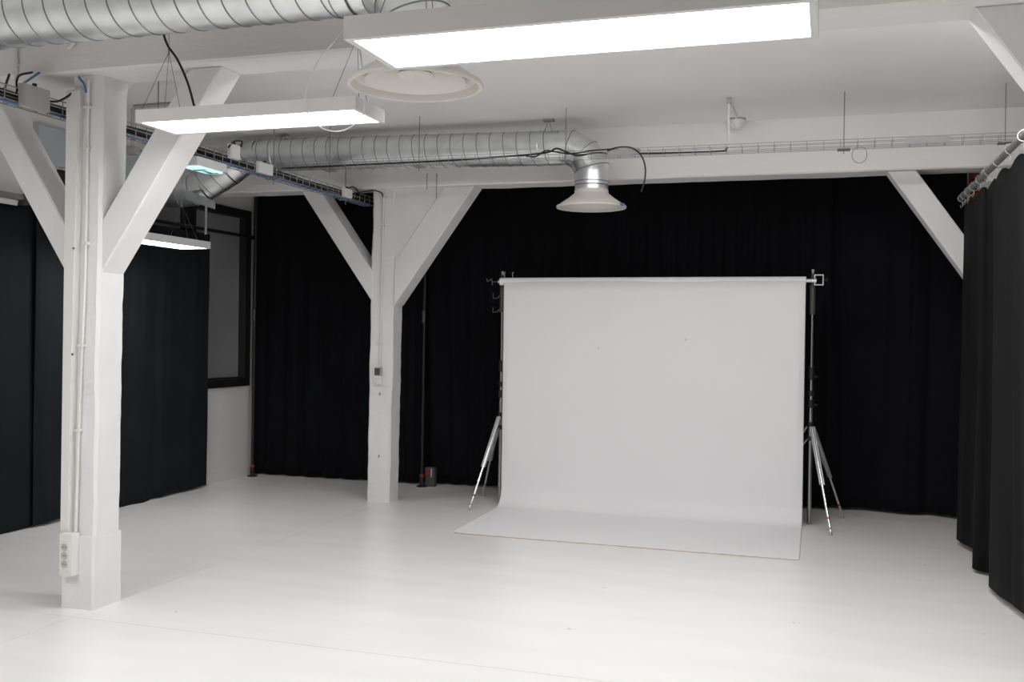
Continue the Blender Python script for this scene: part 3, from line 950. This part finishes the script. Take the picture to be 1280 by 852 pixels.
tag(MB().tube(spline([(-1.66, TY - 0.06, TZ + 0.05), (-1.60, TY - 0.068, TZ + 0.066), (-1.53, TY - 0.07, TZ + 0.072), (-1.45, TY - 0.07, TZ + 0.055), (-1.385, TY - 0.07, TZ - 0.01), (-1.358, TY - 0.065, TZ - 0.10), (-1.365, TY - 0.06, TZ - 0.20), (-1.388, TY - 0.06, TZ - 0.275)], 6), 0.0062, 7)
    .build('hanging_cable', 'black', smooth=True), 'black cable arching off the far tray and hanging beside the duct', 'cable')
# loop of steel wire hanging from the far tray
tag(MB().tube([(0.20 + 0.052 * math.cos(2 * PI * a / 20), TY + 0.02, TZ - 0.045 + 0.06 * math.sin(2 * PI * a / 20)) for a in range(20)], 0.0022, 5, closed=True).build('wire_loop', 'wire', smooth=True),
    'small steel wire loop hanging from the far tray', 'wire')

# junction boxes on the near tray
def jbox(x0, x1, y0, y1, z0, z1, label, lidmat='grey_plastic'):
    t = thing('junction_box', ((x0 + x1) / 2, (y0 + y1) / 2, z0), label, 'junction box', 'junction boxes on the near tray')
    MB().box((x0, y0, z0), (x1, y1, z1), 0.004).build('body', lidmat, t)
    MB().box((x1, y0 + 0.006, z0 + 0.006), (x1 + 0.005, y1 - 0.006, z1 - 0.006), 0.002).build('lid', lidmat, t)
    MB().tube([((x0 + x1) / 2, (y0 + y1) / 2, z1), ((x0 + x1) / 2, (y0 + y1) / 2, z1 + 0.018)], 0.012, 10).build('cable_gland', 'black', t, smooth=True)
    return t
jbox(-4.21, -4.17, 4.345, 4.535, 2.80, 2.925, 'grey junction box on the near tray at the near column')
jbox(-4.21, -4.18, 6.70, 6.90, 2.815, 2.90, 'grey junction box on the near tray below the far duct', 'plastic')
jbox(-4.21, -4.18, 8.12, 8.27, 2.82, 2.90, 'pale junction box on the near tray close to the far column', 'plastic')
jbox(-4.21, -4.18, 6.32, 6.44, 2.86, 2.965, 'pale junction box on the near tray above the green exit light', 'plastic')
for pts, mm, lab in (
    ([(-4.27, 4.30, 2.86), (-4.27, 4.315, 2.90), (-4.27, 4.33, 2.94), (-4.268, 4.342, 2.975)], 'black', 'black cable rising out of the near tray left of the grey box'),
    ([(-4.27, 4.38, 2.86), (-4.272, 4.40, 2.90), (-4.275, 4.40, 2.95), (-4.30, 4.45, 3.00), (-4.34, 4.58, 3.05)], 'black', 'black cable rising to the beam left of the grey box'),
    ([(-4.265, 4.42, 2.87), (-4.265, 4.425, 2.91), (-4.268, 4.44, 2.945), (-4.275, 4.48, 2.975), (-4.29, 4.58, 3.045)], 'blue', 'blue cable rising to the beam left of the grey box'),
    ([(-4.20, 4.54, 2.87), (-4.16, 4.58, 2.875), (-4.12, 4.615, 2.91), (-4.09, 4.635, 2.945), (-4.075, 4.64, 2.94)], 'black', 'black cable from the grey box into the trunking on the near column'),
    ([(-4.06, 4.63, 3.02), (-4.045, 4.63, 3.0), (-4.025, 4.635, 2.975), (-4.018, 4.64, 2.93)], 'blue', 'short blue cable at the top of the near column'),
    ([(-4.19, 6.30, 2.93), (-4.18, 6.36, 2.985), (-4.17, 6.44, 3.0), (-4.19, 6.47, 2.965)], 'black', 'black cable hooked over the box above the exit light'),
    ([(-4.2, 8.30, 2.87), (-4.12, 8.40, 2.90), (-4.06, 8.47, 2.92), (-4.0, 8.51, 2.90), (-3.99, 8.525, 2.86)], 'black', 'black cable from the tray end to the conduit on the far column'),
    ([(-4.2, 8.2, 2.90), (-4.18, 8.3, 2.93), (-4.21, 8.5, 2.89), (-4.24, 8.76, 2.84)], 'black', 'black cable bundled at the end of the near tray'),
):
    tag(MB().tube(spline(pts, 6), 0.0065, 7).build('loose_cable', mm, smooth=True), lab, 'cable')

# green exit light under the near tray
ex = thing('exit_light', (-4.20, 6.06, 2.70), 'small white exit light with a glowing blue-green lens under the near tray', 'exit light')
MB().box((-4.31, 5.88, 2.735), (-4.155, 6.235, 2.795), 0.006).build('body', 'plastic', ex)
MB().box((-4.29, 5.91, 2.722), (-4.17, 6.205, 2.736), 0.004).build('lens', 'exit_lit', ex)
pic = MB()
pic.box((-4.275, 6.0, 2.7195), (-4.185, 6.035, 2.7225))
pic.box((-4.245, 6.07, 2.7195), (-4.215, 6.15, 2.7225))
pic.prism([(-4.275, 2.7195), (-4.185, 2.7195), (-4.185, 2.7225), (-4.275, 2.7225)], 6.16, 6.18)
pic.build('pictogram', 'exit_green', ex)

# ================================================================== FITTINGS ON THE COLUMNS
tk = thing('cable_trunking', (-4.1, 4.65, 0.42), 'white plastic trunking running down the near column to the sockets', 'trunking')
MB().add(*(lambda p: (p, [(0, 1, 2, 3), (4, 7, 6, 5), (0, 4, 5, 1), (1, 5, 6, 2), (2, 6, 7, 3), (3, 7, 4, 0)]))(
    [(-4.150, 4.628, 0.43), (-4.092, 4.628, 0.43), (-4.092, 4.672, 0.43), (-4.150, 4.672, 0.43),
     (-4.140, 4.628, 2.95), (-4.048, 4.628, 2.95), (-4.048, 4.672, 2.95), (-4.140, 4.672, 2.95)])).build('channel', 'plastic', tk)
MB().add(*(lambda p: (p, [(0, 1, 2, 3), (4, 7, 6, 5), (0, 4, 5, 1), (1, 5, 6, 2), (2, 6, 7, 3), (3, 7, 4, 0)]))(
    [(-4.148, 4.621, 0.45), (-4.100, 4.621, 0.45), (-4.100, 4.628, 0.45), (-4.148, 4.628, 0.45),
     (-4.136, 4.621, 2.94), (-4.056, 4.621, 2.94), (-4.056, 4.628, 2.94), (-4.136, 4.628, 2.94)])).build('cover', 'plastic', tk)
for z in (1.45, 2.05):
    MB().tube([(-4.075 + 0.0, 4.622, z), (-4.075, 4.617, z)], 0.006, 8).build('screw', 'dark_grey', tk)

cd = thing('conduit', (-4.01, 4.65, 0.44), 'white conduit pipe beside the trunking on the near column', 'conduit')
MB().tube([(-4.065, 4.648, 0.44), (-4.045, 4.648, 1.2), (-4.018, 4.648, 1.9), (-4.008, 4.648, 3.0)], 0.0085, 10).build('pipe', 'plastic', cd, smooth=True)
for x, z in ((-4.05, 1.02), (-4.035, 1.50), (-4.013, 2.08), (-4.010, 2.62), (-4.009, 2.85)):
    MB().box((x - 0.022, 4.634, z - 0.007), (x + 0.016, 4.668, z + 0.007), 0.002).build('pipe_clip', 'plastic', cd)

so = thing('socket_strip', (-4.085, 4.60, 0.195), 'white box with three round power sockets on the near column footing', 'socket')
MB().box((-4.128, 4.59, 0.197), (-4.042, 4.655, 0.437), 0.006).build('body', 'plastic', so)
MB().box((-4.12, 4.585, 0.23), (-4.05, 4.592, 0.405), 0.003).build('cover_plate', 'plastic', so)
for z in (0.267, 0.315, 0.363):
    s = MB().lathe([(0.0, 0.0), (0.016, 0.0), (0.019, -0.004), (0.021, -0.004), (0.021, 0.002)], (-4.085, 4.584, z), 24, axis='y').build('socket', 'socket_dark', so, smooth=True)
    MB().tube([(-4.092, 4.584, z), (-4.092, 4.580, z)], 0.0028, 6).build('pin_hole', 'dark_grey', s)
    MB().tube([(-4.078, 4.584, z), (-4.078, 4.580, z)], 0.0028, 6).build('pin_hole', 'dark_grey', s)

sw = thing('wall_switch', (-4.01, 8.53, 1.11), 'grey switch above a white socket on the far column', 'switch')
MB().box((-4.047, 8.505, 1.193), (-3.983, 8.545, 1.268), 0.004).build('switch_box', 'grey_plastic', sw)
MB().box((-4.043, 8.499, 1.198), (-3.992, 8.506, 1.262), 0.003).build('rocker', 'dark_grey', sw)
MB().box((-4.049, 8.505, 1.108), (-3.980, 8.545, 1.190), 0.004).build('socket_box', 'plastic', sw)
for xx in (-4.028, -4.005):
    MB().tube([(xx, 8.505, 1.165), (xx, 8.502, 1.165)], 0.003, 6).build('pin_hole', 'dark_grey', sw)
cd2 = thing('conduit', (-4.0, 8.53, 1.27), 'white conduit pipe running up the far column from the switch', 'conduit')
MB().tube([(-4.005, 8.532, 1.27), (-3.998, 8.532, 2.0), (-3.985, 8.528, 2.88)], 0.009, 10).build('pipe', 'plastic', cd2, smooth=True)
for x, z in ((-4.003, 1.5), (-3.997, 2.05), (-3.99, 2.6)):
    MB().box((x - 0.016, 8.516, z - 0.007), (x + 0.016, 8.548, z + 0.007), 0.002).build('pipe_clip', 'plastic', cd2)
for z in (1.02, 0.433):
    tag(MB().tube([(-4.004, 8.546, z + 0.012), (-4.004, 8.528, z), (-4.004, 8.533, z - 0.012)], 0.004, 6).build('screw_hook', 'dark_grey'),
        'small dark hook on the far column %s' % ('just below the white socket' if z > 0.9 else 'low down near its foot'), 'hook')

# conduit dropping beside the near beam, clip on the beam
cb = thing('conduit', (-4.45, 4.57, 3.0), 'white conduit pipe on the beam above the near tray', 'conduit')
MB().tube([(-4.452, 4.578, 3.39), (-4.452, 4.578, 3.0)], 0.009, 10).build('pipe', 'plastic', cb, smooth=True)
MB().box((-4.474, 4.565, 3.09), (-4.430, 4.592, 3.105), 0.002).build('pipe_clip', 'plastic', cb)
an = MB()
an.tube([(-4.04, 4.60, 3.215), (-4.04, 4.575, 3.205), (-4.07, 4.57, 3.175), (-4.09, 4.575, 3.17)], 0.012, 8)
tag(an.build('beam_bracket', 'plastic', smooth=True), 'small white bracket on the front of the near beam', 'bracket')
# conduit on the ceiling behind the middle lamp
cc = thing('conduit', (-5.2, 6.72, 3.1), 'grey conduit on the ceiling above the left end of the middle lamp', 'conduit')
MB().tube([(-4.5, 6.72, 3.385), (-5.34, 6.72, 3.385), (-5.36, 6.72, 3.36), (-5.36, 6.72, 3.05)], 0.014, 10).build('pipe', 'grey_plastic', cc, smooth=True)
MB().box((-5.40, 6.70, 3.0), (-5.32, 6.76, 3.06), 0.005).build('outlet_box', 'grey_plastic', cc)

# ================================================================== CEILING SENSOR AND ITS CONDUIT
sn = thing('ceiling_sensor', (-0.745, 8.40, 3.3), 'white dome sensor at the beam with a bent conduit up to the ceiling', 'sensor')
MB().lathe([(0.0, -0.075), (0.03, -0.07), (0.056, -0.045), (0.066, -0.012), (0.066, 0.0)], (-0.742, 8.41, CEIL - 0.012), 32).build('dome', 'plastic', sn, smooth=True, sharp=50)
MB().lathe([(0.072, 0.0), (0.072, 0.012)], (-0.742, 8.41, CEIL - 0.012), 32).build('base', 'grey_plastic', sn, smooth=True)
MB().tube([(-0.738, 7.66, TZ + 0.045), (-0.738, 7.66, 3.36), (-0.738, 7.68, CEIL - 0.011), (-0.738, 7.72, CEIL - 0.010), (-0.741, 8.35, CEIL - 0.010)], 0.009, 10).build('conduit', 'plastic', sn, smooth=True)
MB().box((-0.755, 7.645, 3.36), (-0.722, 7.69, 3.395), 0.004).build('elbow_clip', 'grey_plastic', sn)
MB().tube([(-0.742, 8.41, CEIL - 0.085), (-0.742, 8.41, CEIL - 0.13)], 0.003, 6).build('pull_cord', 'plastic', sn)
for pts, mm, lab in (
    ([(-0.67, 8.38, 3.375), (-0.60, 8.36, 3.365), (-0.545, 8.36, 3.31), (-0.53, 8.36, 3.25)], 'white_wire', 'thin white wire drooping right of the dome sensor'),
    ([(-0.88, 7.68, 3.12), (-0.80, 7.67, 3.14), (-0.73, 7.66, 3.12), (-0.70, 7.66, 3.07), (-0.72, 7.66, 3.04)], 'white_wire', 'thin white wire curling around the sensor conduit'),
):
    tag(MB().tube(spline(pts, 6), 0.003, 6).build('thin_wire', mm, smooth=True), lab, 'wire')
# plate and drop pipe under the far duct's lower end
pl = thing('duct_plate', (-5.38, 7.80, 2.46), 'grey metal plate with a thin drop pipe under the low end of the far duct', 'plate')
MB().prism([(-5.60, 2.87), (-5.305, 2.765), (-5.305, 2.69), (-5.60, 2.78)], 7.775, 7.785, 0.001).build('plate', 'galv', pl)
MB().tube([(-5.40, 7.78, 2.72), (-5.40, 7.78, 2.465)], 0.011, 10).build('drop_pipe', 'grey_plastic', pl, smooth=True)
# two thin hanging wires on the gusset of the far column
for xx, z0 in ((-3.535, 2.915), (-3.440, 2.835)):
    tag(MB().tube([(xx, 8.492, 3.06), (xx, 8.492, z0)], 0.003, 6).build('hanging_wire', 'wire'),
        'thin wire hanging on the far column gusset, %s' % ('the shorter one' if z0 > 2.9 else 'the longer one'), 'wire', 'wires on the gusset')
